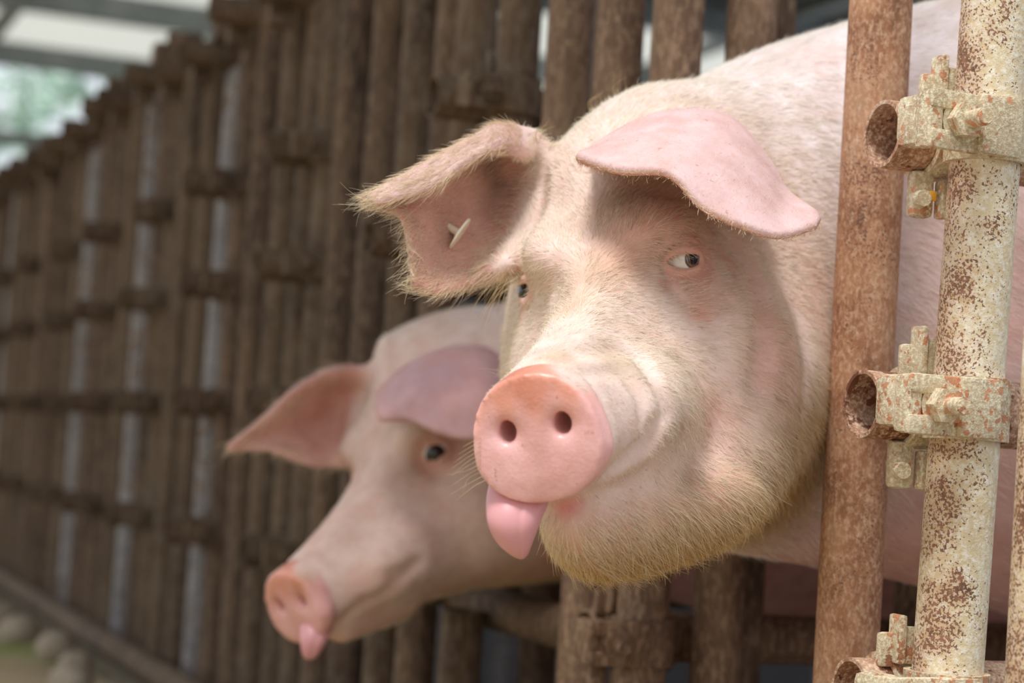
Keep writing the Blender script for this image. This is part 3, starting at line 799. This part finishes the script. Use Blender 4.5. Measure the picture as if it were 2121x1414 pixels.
def build_pig(name, label, pig, grid, eyes, dens=1.0, hair_len=1.0, hairs=60000):
    o = pig.o
    V, Q = surface_nets(pig.sdf, *grid)
    N, A = vert_normals(V, Q)
    L = pig.loc(V); e, f, u = L.T; f = f / o.get('fs', 1)
    ed, ei, ew = pig.ear_d(V)
    r = np.linalg.norm(L, axis=1)
    # ---- colour of the skin; the rear pig's options add painted shade
    col = np.tile(C_BACK, (len(V), 1))
    def put(mask, c):
        nonlocal col
        col = col * (1 - mask[:, None]) + np.asarray(c) * mask[:, None]
    hd = sstep(.30, .20, np.linalg.norm(L - (0, .03, -.06), axis=1))
    put(hd * .9, C_FACE)
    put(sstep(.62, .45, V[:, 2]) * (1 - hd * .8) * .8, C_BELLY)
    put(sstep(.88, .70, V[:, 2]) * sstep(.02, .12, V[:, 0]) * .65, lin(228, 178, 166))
    put(hd * sstep(-.125, -.16, u) * .6, lin(206, 150, 112))
    ear = (ei >= 0) & (ed < .0035); ins = np.zeros(len(V))
    for n, (G, *_ ) in enumerate(pig.ears):
        du = np.gradient(G, axis=0); dv = np.gradient(G, axis=1); GN = np.cross(du, dv); GN /= np.maximum(np.linalg.norm(GN, axis=2), 1e-9)[..., None]
        m = ear & (ew == n); sg = o['ear_in'][n]
        dt = (N[m] * GN.reshape(-1, 3)[ei[m]]).sum(1) * sg
        ins[m] = sstep(-.1, .3, dt)
    ear_f = ear.astype(float)
    for n, (G, *_) in enumerate(pig.ears):
        m = ear & (ew == n); rr, cc = ei[m] // G.shape[1], ei[m] % G.shape[1]
        ear_f[m] *= sstep(.02, .16, cc / (G.shape[1] - 1.)) if n == 0 else sstep(.0, .25, rr / (G.shape[0] - 1.))
    put(ear_f * (1 - ins) * .95, o.get('ear_out', C_EAROUT)); put(ear_f * ins * .95, C_EARIN)
    uc = -.080; vv = (u - uc) / .0395; dn = (np.abs(e / (.0435 * (1 - .30 * vv) * (1 - .16 * sstep(-.35, -1.0, vv)) * (1 - .10 * np.clip(vv, 0, 1.2) ** 2))) ** 2.2 + np.abs(vv) ** 2.2) ** (1 / 2.2)
    disc = sstep(1.16, 1.08, dn) * sstep(.212, .2165, f - (u - uc) * o.get('disc_tilt', -.10) )
    put(disc, C_DISC); put(disc * sstep(-.075, -.048, u + .006 * np.sin(e * 300)) * .7, C_DISCT)
    for c, p, rad, am in pig.spots:
        d = np.linalg.norm(V - p, axis=1); put(np.exp(-(d / rad) ** 2) * am, c)
    for c, _n in o['eyes']:
        d = np.linalg.norm(L - c, axis=1); put(sstep(.036, .022, d) * .5, C_PINK)
    col = col * np.array(o.get('shade_tint', (1, 1, 1)))
    me = np_mesh('body', V, Q)
    a = me.attributes.new('col', 'FLOAT_COLOR', 'POINT'); a.data.foreach_set('color', np.c_[col, np.ones(len(V))].astype(np.float32).ravel())
    wet = disc
    a = me.attributes.new('wet', 'FLOAT', 'POINT'); a.data.foreach_set('value', wet.astype(np.float32))
    root = tag(empty(name, (o['x0'], o['cy'], 0)), label, 'pig')
    body = link('body', me, M_SKIN, root)
    for (c, _n), (gz, mt) in zip(o['eyes'], eyes): eyeball(root, pig.wor(c), pig.R @ np.array(gz) / np.linalg.norm(gz), mt)
    # ---- coat
    if hairs:
        fc = V[Q].mean(1); fl = L[Q].mean(1); fn = N[Q].mean(1); fn /= np.linalg.norm(fn, axis=1)[:, None]
        fear = ear_f[Q].mean(1); fins = ins[Q].mean(1); fdisc = disc[Q].max(1)
        flow = np.tile([1., 0, -.35], (len(fc), 1))
        hw = sstep(.34, .20, np.linalg.norm(fl - (0, .0, -.05), axis=1))[:, None]
        hl = np.stack([.25 * np.sign(fl[:, 0]), -np.ones(len(fl)), -.25 - 1.0 * sstep(.02, -.14, fl[:, 2])], 1) @ pig.R.T
        flow = flow * (1 - hw) + hl * hw
        for n, (G, *_) in enumerate(pig.ears):
            dv = np.gradient(G, axis=1).reshape(-1, 3) * o['ear_dir'][n][0] + np.gradient(G, axis=0).reshape(-1, 3) * o['ear_dir'][n][1]
            dv /= np.maximum(np.linalg.norm(dv, axis=1), 1e-9)[:, None]
            q0 = Q[:, 0]; m = (fear > .5) & (ew[q0] == n); flow[m] = dv[ei[q0[m]]]
        flow -= fn * (flow * fn).sum(1, keepdims=True); flow /= np.maximum(np.linalg.norm(flow, axis=1), 1e-6)[:, None]
        w = A.copy(); vis = (fn * (CAM - fc)).sum(1) / np.linalg.norm(CAM - fc, axis=1)
        w *= np.where(vis > -.35, 1, .12) * sstep(.75, .45, fc[:, 0]) * (fc[:, 2] > .3)
        w *= (1 - .85 * sstep(.60, .50, fc[:, 2]) * (1 - hw[:, 0])) * (1 - .6 * sstep(.86, .72, fc[:, 2]) * sstep(.02, .12, fc[:, 0])); w *= (1 - fdisc) * np.where(fear > .5, np.where(fins > .5, .55, .45), 1)
        for c, _n in o['eyes']: w *= sstep(.016, .026, np.linalg.norm(fl - c, axis=1)) * .95 + .05
        bodyw = sstep(.26, .36, np.linalg.norm(fl - (0, 0, -.05), axis=1)); w *= 1 - .55 * bodyw
        pk = rng.choice(len(fc), hairs, p=w / w.sum())
        b = rng.uniform(size=(hairs, 2)); c4 = V[Q[pk]]
        roots = (c4[:, 0] * (1 - b[:, :1]) + c4[:, 1] * b[:, :1]) * (1 - b[:, 1:]) + (c4[:, 3] * (1 - b[:, :1]) + c4[:, 2] * b[:, :1]) * b[:, 1:]
        lc = fl[pk]; low = sstep(-.115, -.200, lc[:, 2]) * hw[pk, 0]; jow = sstep(.085, .125, np.abs(lc[:, 0])) * sstep(-.08, -.14, lc[:, 2]) * hw[pk, 0]
        ln = .0095 + .012 * np.maximum(low, jow * .7) - .0045 * sstep(.10, .17, lc[:, 1]) * (1 - low)
        ln = np.where(fear[pk] > .5, np.where(fins[pk] > .5, .008, np.where(ew[Q[pk, 0]] == 1, .0032, .0085)), ln) * rng.uniform(.6, 1.35, hairs) * hair_len
        edge = np.zeros(hairs)
        for n, (G, *_) in enumerate(pig.ears):
            nu_, nv_ = G.shape[:2]; j = ei[Q[pk, 0]]; m = (fear[pk] > .5) & (ew[Q[pk, 0]] == n); rr, cc = j // nv_, j % nv_
            edge[m] = np.array([o['ear_edge'][n](a_ / (nu_ - 1), c_ / (nv_ - 1)) for a_, c_ in zip(rr[m], cc[m])])
        ln = ln * (1 + .8 * edge)
        hcw = np.tile(np.array(lin(250, 243, 232)), (hairs, 1))
        fcm = (hw[pk, 0] * rng.uniform(.3, 1, hairs))[:, None]; hcw = hcw * (1 - fcm) + np.array(lin(246, 232, 204)) * fcm
        ylw = (np.maximum(low, jow * .8) * rng.uniform(.5, 1, hairs))[:, None]; hcw = hcw * (1 - ylw) + np.array(lin(214, 172, 98)) * ylw
        em = (np.where(fear[pk] > .5, .7, 0))[:, None]; hcw = hcw * (1 - em) + np.array(lin(236, 212, 176)) * em
        for c, p, rad, am in pig.spots:
            d = np.linalg.norm(roots - p, axis=1); k = (np.exp(-(d / rad) ** 2) * am * rng.uniform(.2, 1, hairs))[:, None]; hcw = hcw * (1 - k) + np.asarray(c) * k
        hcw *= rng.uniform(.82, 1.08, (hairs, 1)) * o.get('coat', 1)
        dk = rng.uniform(size=hairs) < .03; hcw[dk] *= .45
        lift = np.where(fear[pk] > .5, .32, .20) + .15 * edge
        hair_obj('coat', root, roots, flow[pk] + fn[pk] * lift[:, None], fn[pk], ln, rng.uniform(.00008, .00016, hairs), hcw)
    return root, V, Q, N

def strands(name, parent, pig, lines, rad, color):
    """single long bristles: each a list of pixels of which the first is its root on the skin"""
    R0 = pig.hit([l[0] for l in lines]); P = []
    for l, r in zip(lines, R0):
        dep = (CAM - r) @ RC[:, 2]; k = len(l)
        pts = np.array([r] + [unproj(x, y, dep - .004 * i) for i, (x, y) in enumerate(l[1:], 1)])
        P.append(np.stack([spline(np.arange(k), pts[:, c], np.linspace(0, k - 1, 7)) for c in range(3)], 1))
    P = np.array(P); n = len(P)
    hc = bpy.data.hair_curves.new(name); hc.add_curves([7] * n)
    hc.attributes['position'].data.foreach_set('vector', (P - np.array(parent.location)).astype(np.float32).ravel())
    ra = hc.attributes.get('radius') or hc.attributes.new('radius', 'FLOAT', 'POINT')
    ra.data.foreach_set('value', np.tile(rad * (1 - .7 * np.linspace(0, 1, 7)), n).astype(np.float32))
    ca = hc.attributes.new('hair_color', 'FLOAT_COLOR', 'CURVE'); ca.data.foreach_set('color', np.tile([*color, 1], n).astype(np.float32))
    hc.materials.append(M_HAIR)
    o = bpy.data.objects.new(name, hc); COL.objects.link(o); o.parent = parent; o['kind'] = 'stuff'
    return o

# --- the near pig
R1 = [[.942, -.278, -.188], [.160, -.121, .980], [.295, .953, .069]]
T1 = (.0662, .0477, -1.4502)
NECK1 = [  # x, centre y, top, bottom, half width up, half width low
    (-.205, .270, .740, .62, .030, .03), (-.16, .288, .806, .56, .080, .06), (-.10, .300, .850, .515, .108, .10), (-.03, .325, .893, .485, .130, .138), (.05, .330, .930, .472, .140, .140),
    (.14, .300, .962, .462, .160, .160), (.28, .268, .99, .43, .185, .185), (.55, .257, 1.0, .40, .185, .19), (.95, .257, .99, .40, .185, .19), (1.2, .257, .95, .44, .165, .17), (1.36, .257, .84, .56, .06, .07)]
_d = -.045
EAR_R1 = [  # pig's right ear: cup open to the aisle with its upper margin folded over; rows from that margin down, columns from base to tip
    [(1085, 312, 1.530), (1030, 300, 1.492), (960, 338, 1.466), (880, 388, 1.448), (785, 418, 1.438)],
    [(1098, 290, 1.540), (1030, 271, 1.512), (950, 307, 1.485), (860, 357, 1.460), (768, 408, 1.445)],
    [(1124, 335, 1.545), (1055, 325, 1.545), (965, 362, 1.528), (875, 400, 1.492), (795, 428, 1.455)],
    [(1122, 400, 1.540), (1050, 400, 1.558), (965, 430, 1.538), (892, 440, 1.495), (836, 450, 1.460)],
    [(1088, 480, 1.520), (1025, 490, 1.538), (950, 510, 1.515), (890, 520, 1.482), (853, 525, 1.460)],
    [(1048, 550, 1.490), (990, 578, 1.490), (950, 594, 1.474), (903, 603, 1.460), (860, 592, 1.452)]]
EAR_L1 = [  # pig's left ear: flops forward over the eye; rows from base over the crest to the free edge
    [(x, y, z + _d) for x, y, z in ((1255, 345, 1.565), (1320, 345, 1.575), (1410, 355, 1.58), (1500, 375, 1.575), (1560, 405, 1.56), (1590, 430, 1.54), (1650, 442, 1.49))],
    [(x, y, z + _d) for x, y, z in ((1225, 318, 1.515), (1305, 268, 1.530), (1400, 238, 1.535), (1508, 250, 1.535), (1585, 335, 1.520), (1622, 398, 1.50), (1682, 444, 1.465))],
    [(x, y, z + _d) for x, y, z in ((1210, 320, 1.480), (1292, 305, 1.465), (1400, 300, 1.447), (1490, 340, 1.440), (1570, 402, 1.440), (1622, 442, 1.445), (1690, 453, 1.450))],
    [(x, y, z + _d) for x, y, z in ((1206, 326, 1.465), (1290, 350, 1.433), (1388, 358, 1.413), (1460, 428, 1.405), (1540, 466, 1.403), (1610, 486, 1.415), (1682, 468, 1.438))]]
O1 = dict(cy=.257, zb=.52, x0=.5, head=1, slim=.22, slit=(1, 1.75), eyes=[], near=1.05, k=.07,
          ear_th=[lambda v, w: .0035 + .006 * max(0, 1 - w * 2.6), lambda v, w: .0036 + .005 * max(0, .5 - v) + .0035 * max(0, v - .6) * max(0, 1 - w * 1.8)],
          ear_in=[-1, -1], ear_dir=[(1, .15), (0, 1)],
          ear_edge=[lambda v, w: max(0, 1 - 4 * v, 1 - 7 * (1 - v), 1 - 6 * (1 - w)), lambda v, w: max(0, 1 - 7 * (1 - v), 1 - 6 * w) * .0])
pig1 = Pig(R1, T1, NECK1, O1, [(EAR_R1, 0, 0), (EAR_L1, 0, 0)])
pig1.find_eyes([((1418, 540), .0108, (0, 1.0, 0)), ((1094, 603), .0104, (.0, 1.1, 0))])
G_ = pig1.groove
G_([(1262, 978), (1300, 945), (1340, 915), (1362, 878)], .0050, .0100)             # mouth
G_([(1262, 985), (1310, 960), (1350, 930), (1372, 890)], .0070, -.0020)
G_([(1160, 745), (1240, 720), (1310, 730), (1360, 790), (1385, 850)], .0070, .0048)                            # muzzle folds
G_([(1215, 770), (1280, 770), (1320, 810), (1335, 870)], .0060, .0026)
G_([(1385, 582), (1405, 615), (1440, 640), (1480, 645), (1515, 630)], .0035, .0020)                            # below the eye
G_([(1370, 500), (1410, 483), (1460, 492), (1500, 530), (1520, 580)], .0040, .0022)                            # above the eye
G_([(1520, 500), (1560, 560), (1580, 640), (1585, 720), (1575, 790)], .0110, .0085)                            # cheek folds
G_([(1610, 560), (1650, 640), (1672, 740), (1668, 840)], .0120, .0050)
G_([(1480, 920), (1560, 960), (1600, 1010), (1570, 1070)], .0130, .0040)
G_([(1150, 600), (1160, 650), (1140, 700), (1100, 740)], .0130, .0030)
for c, p, r_, am in [(lin(196, 140, 104), (1330, 455), .034, .8), (lin(204, 140, 112), (1290, 530), .022, .5), (lin(180, 138, 100), (1250, 440), .022, .6),
                     (lin(150, 120, 84), (1300, 410), .018, .7), (lin(216, 150, 124), (1450, 620), .020, .5), (lin(212, 150, 120), (1600, 660), .03, .45),
                     (lin(170, 140, 100), (1410, 890), .014, .5), (lin(150, 110, 80), (1440, 990), .016, .45), (lin(190, 166, 120), (1280, 745), .02, .5), (lin(196, 172, 124), (1140, 730), .016, .5), (lin(206, 160, 116), (1240, 560), .025, .45), (lin(170, 130, 92), (1395, 740), .012, .5), (lin(140, 104, 76), (1430, 1000), .010, .5), (lin(210, 170, 120), (1180, 620), .02, .45),
                     (lin(228, 150, 150), (1168, 1050), .008, .9), (lin(228, 150, 150), (1190, 1040), .007, .7), (lin(232, 172, 158), (1610, 760), .035, .6), (lin(232, 172, 158), (1480, 860), .03, .5), (lin(176, 134, 100), (1400, 420), .03, .5), (lin(200, 146, 120), (1520, 540), .025, .5),
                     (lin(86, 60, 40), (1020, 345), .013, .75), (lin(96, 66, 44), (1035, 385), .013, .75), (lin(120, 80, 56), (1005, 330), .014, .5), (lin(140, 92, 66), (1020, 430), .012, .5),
                     (lin(208, 120, 84), (1090, 800), .012, .5), (lin(190, 110, 70), (1100, 840), .005, .6), (lin(190, 110, 70), (1075, 815), .004, .5),
                     (lin(240, 150, 120), (1450, 650), .008, .5), (lin(190, 120, 96), (1375, 590), .006, .6)]:
    pig1.spots.append((np.array(c), pig1.hit([p])[0], r_, am))
X1 = steps([(-.50, -.02, .0023), (-.02, .12, .003), (.12, .5, .006), (.5, 1.42, .016)])
Y1 = steps([(-.14, .47, .0023), (.47, .62, .004)])
Z1 = steps([(-.01, .40, .012), (.40, .84, .0023), (.84, 1.03, .004)])
_ax = np.cross(pig1.o['eyes'][0][1], (0, 0, 1.)); _ax *= np.sign(_ax[1])
GZ1 = pig1.o['eyes'][0][1] - .38 * _ax + np.array([0, 0, .05])
PIG1, V1, Q1, N1 = build_pig('pig', 'pale pink pig facing out with its long tongue hanging and a tag in one ear', pig1, (X1, Y1, Z1),
    [(GZ1, M_EYE), ((-.55, .82, .02), M_EYE2)], hairs=340000)
sheet('tongue', [[(1014, 1000, 1.262), (1045, 1000, 1.257), (1080, 1000, 1.256), (1115, 1000, 1.257), (1146, 994, 1.262)],
                 [(1008, 1034, 1.252), (1042, 1034, 1.246), (1075, 1034, 1.245), (1108, 1034, 1.246), (1140, 1028, 1.252)],
                 [(1010, 1080, 1.245), (1038, 1082, 1.238), (1068, 1083, 1.237), (1095, 1081, 1.238), (1120, 1076, 1.245)],
                 [(1030, 1118, 1.247), (1050, 1124, 1.241), (1069, 1126, 1.240), (1087, 1123, 1.241), (1102, 1114, 1.246)],
                 [(1068, 1148, 1.250), (1073, 1154, 1.248), (1079, 1157, 1.248), (1084, 1156, 1.248), (1091, 1150, 1.249)]], .0040, M_TONGUE, PIG1, groove=.0009)
wl = []
for k in range(34):                                    # brow hairs beside the far eye
    x0, y0 = random.uniform(1066, 1094), random.uniform(545, 582); a = random.uniform(.55, 1.15); ln_ = random.uniform(70, 150)
    wl.append([(x0, y0), (x0 - ln_ * .55 * math.cos(a), y0 + ln_ * .36 * math.sin(a)), (x0 - ln_ * math.cos(a) * .9, y0 + ln_ * math.sin(a))])
wl += [[(1075, 672), (1010, 705), (945, 745)], [(1065, 775), (1020, 765), (990, 762)], [(1060, 790), (1020, 772), (1003, 768)]]
for k in range(16):                                    # beside the nose and chin
    y0 = 905 + k * 9; x0 = 988 + max(0, y0 - 980) * .55
    wl.append([(x0 + 8, y0), (x0 - 18, y0 + 14), (x0 - random.uniform(28, 62), y0 + random.uniform(20, 48))])
for x0, y0, dx, dy in [(1165, 1128, -12, 60), (1308, 1150, 4, 42), (1395, 1118, 12, 70), (1260, 1172, -20, 22), (1290, 1176, 14, 26), (1230, 1160, -25, 16), (1330, 1165, 10, 26)]:
    wl.append([(x0, y0 - 12), (x0 + dx * .8, y0 + dy * .4), (x0 + dx * .6, y0 + dy)])
for k in range(60):                                    # mane along the neck
    x0 = random.uniform(1105, 1330); y0 = 290 - (x0 - 1100) * .62 + random.uniform(2, 12)
    wl.append([(x0, y0 + 6), (x0 + random.uniform(-6, 4), y0 - 12), (x0 + random.uniform(-4, 26), y0 - random.uniform(16, 42))])
strands('whiskers', PIG1, pig1, wl, .00016, lin(206, 178, 132))
strands('eyelashes', PIG1, pig1, [[(1398 + 5 * k, 522), (1402 + 5 * k, 532), (1403 + 5.5 * k, 544 + (k % 3) * 3)] for k in range(6)], .00010, lin(226, 200, 160))
# ear tag: a thin disc seen nearly edge-on, on a short stud
M_TAG, _t, _b = new_mat('ivory_plastic'); _b.inputs['Base Color'].default_value = (*lin(248, 240, 218), 1); _b.inputs['Roughness'].default_value = .4
hp = pig1.hit([(934, 473)])[0]; _dp = (CAM - hp) @ RC[:, 2]
ax = unproj(932, 470, _dp + .0004) - unproj(950, 482, _dp); ax /= np.linalg.norm(ax); tp = hp - ax * .0085 + RC[:, 2] * .0095
m = MB(); m.tube(tp - ax * .0008, tp + ax * .0008, .0138, 32); tagd = m.build('ear_tag', M_TAG, PIG1); tagd['label'] = 'ivory plastic ear tag disc'
m = MB(); m.tube(tp + ax * .0008, tp + ax * .014 - RC[:, 2] * .012, .0028, 14); m.tube(tp + ax * .0008, tp + ax * .0025, .0042, 16); m.build('tag_stud', M_TAG, tagd)

# --- the pig behind it
def ortho(f, e):
    f = np.array(f); f = f / np.linalg.norm(f); e = np.array(e); e = e - f * (e @ f); e = e / np.linalg.norm(e); return np.stack([e, f, np.cross(f, e)], 1)
R2 = ortho((-.63, -.355, .69), (.68, .22, .68)); T2 = (-.1230, -.1225, -2.12)
NECK2 = [(-.13, .915, .655, .53, .030, .03), (-.07, .90, .690, .47, .080, .08), (0, .875, .718, .43, .115, .12), (.05, .86, .735, .42, .14, .14),
         (.14, .85, .79, .41, .165, .165), (.28, .85, .85, .38, .195, .195), (.55, .85, .89, .36, .20, .205), (.95, .85, .89, .37, .20, .205), (1.2, .85, .86, .42, .17, .18), (1.36, .85, .76, .54, .06, .07)]
EAR_R2 = [
    [(760, 775, 2.20), (690, 770, 2.17), (620, 802, 2.15), (545, 870, 2.13), (474, 928, 2.12)],
    [(762, 810, 2.21), (700, 800, 2.205), (640, 830, 2.18), (570, 885, 2.15), (500, 928, 2.125)],
    [(750, 860, 2.20), (705, 860, 2.215), (655, 875, 2.20), (600, 905, 2.16), (550, 928, 2.13)],
    [(740, 905, 2.18), (705, 915, 2.195), (665, 925, 2.18), (625, 935, 2.15), (590, 940, 2.13)],
    [(728, 945, 2.15), (705, 957, 2.15), (675, 962, 2.145), (645, 960, 2.135), (615, 950, 2.13)]]
EAR_L2 = [
    [(815, 840, 2.13), (860, 815, 2.14), (920, 800, 2.14), (990, 805, 2.13), (1050, 835, 2.11)],
    [(790, 815, 2.07), (838, 768, 2.075), (915, 733, 2.075), (1000, 727, 2.07), (1062, 778, 2.06)],
    [(784, 840, 2.03), (840, 812, 2.005), (915, 803, 1.985), (1000, 803, 1.98), (1060, 832, 1.99)],
    [(790, 866, 2.01), (850, 866, 1.985), (915, 893, 1.965), (990, 906, 1.955), (1045, 890, 1.965)]]
O2 = dict(O1, cy=.85, zb=.46, head=2, slim=0, slit=(1.2, 1), fs=.85, coat=.93, shade_tint=(.93, .90, .89), ear_out=np.array(lin(208, 168, 172)), near=1.6, k=.05, disc_tilt=-.10, ear_in=[-1, -1],  # dimmer skin and bristles stand in for shade; ear colour mixes skin and shade
          ear_th=[lambda v, w: .0048 + .006 * max(0, 1 - w * 2.6), lambda v, w: .0048 + .005 * max(0, .5 - v)])
pig2 = Pig(R2, T2, NECK2, O2, [(EAR_R2, 0, 0), (EAR_L2, 0, 0)])
pig2.find_eyes([((902, 936), .0085, None)]); pig2.mirror_eye(.0125)
pig2.groove([(690, 1300), (740, 1260), (790, 1235), (830, 1200), (855, 1172)], .006, .007)
pig2.groove([(810, 1190), (840, 1180), (870, 1165)], .006, .006)
pig2.groove([(870, 960), (900, 985), (940, 990)], .006, .003)
for c, p, r_, am in [(lin(150, 104, 80), (880, 960), .016, .5), (lin(170, 130, 96), (860, 990), .02, .4), (lin(196, 130, 84), (620, 1205), .014, .6), (lin(176, 140, 150), (900, 800), .05, .5)]:
    pig2.spots.append((np.array(c), pig2.hit([p])[0], r_, am))
X2 = steps([(-.44, -.02, .0042), (-.02, .1, .006), (.1, 1.42, .018)])
Y2 = steps([(.56, 1.12, .0042)]); Z2 = steps([(-.01, .34, .015), (.34, .80, .0042), (.80, .95, .008)])
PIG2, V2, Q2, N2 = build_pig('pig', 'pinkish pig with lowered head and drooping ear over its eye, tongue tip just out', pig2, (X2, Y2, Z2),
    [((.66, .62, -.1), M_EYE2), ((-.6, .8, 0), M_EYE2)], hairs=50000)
sheet('tongue', [[(622, 1296, 1.985), (640, 1298, 1.98), (658, 1300, 1.98), (676, 1302, 1.985), (690, 1304, 1.99)],
                 [(622, 1322, 1.975), (636, 1324, 1.972), (650, 1325, 1.972), (664, 1325, 1.974), (676, 1322, 1.98)],
                 [(626, 1344, 1.975), (635, 1347, 1.973), (644, 1348, 1.973), (653, 1347, 1.974), (662, 1343, 1.98)],
                 [(634, 1361, 1.978), (637, 1364, 1.977), (640, 1365, 1.977), (644, 1364, 1.977), (648, 1361, 1.98)]], .0055, M_TONGUE, PIG2, groove=.001)
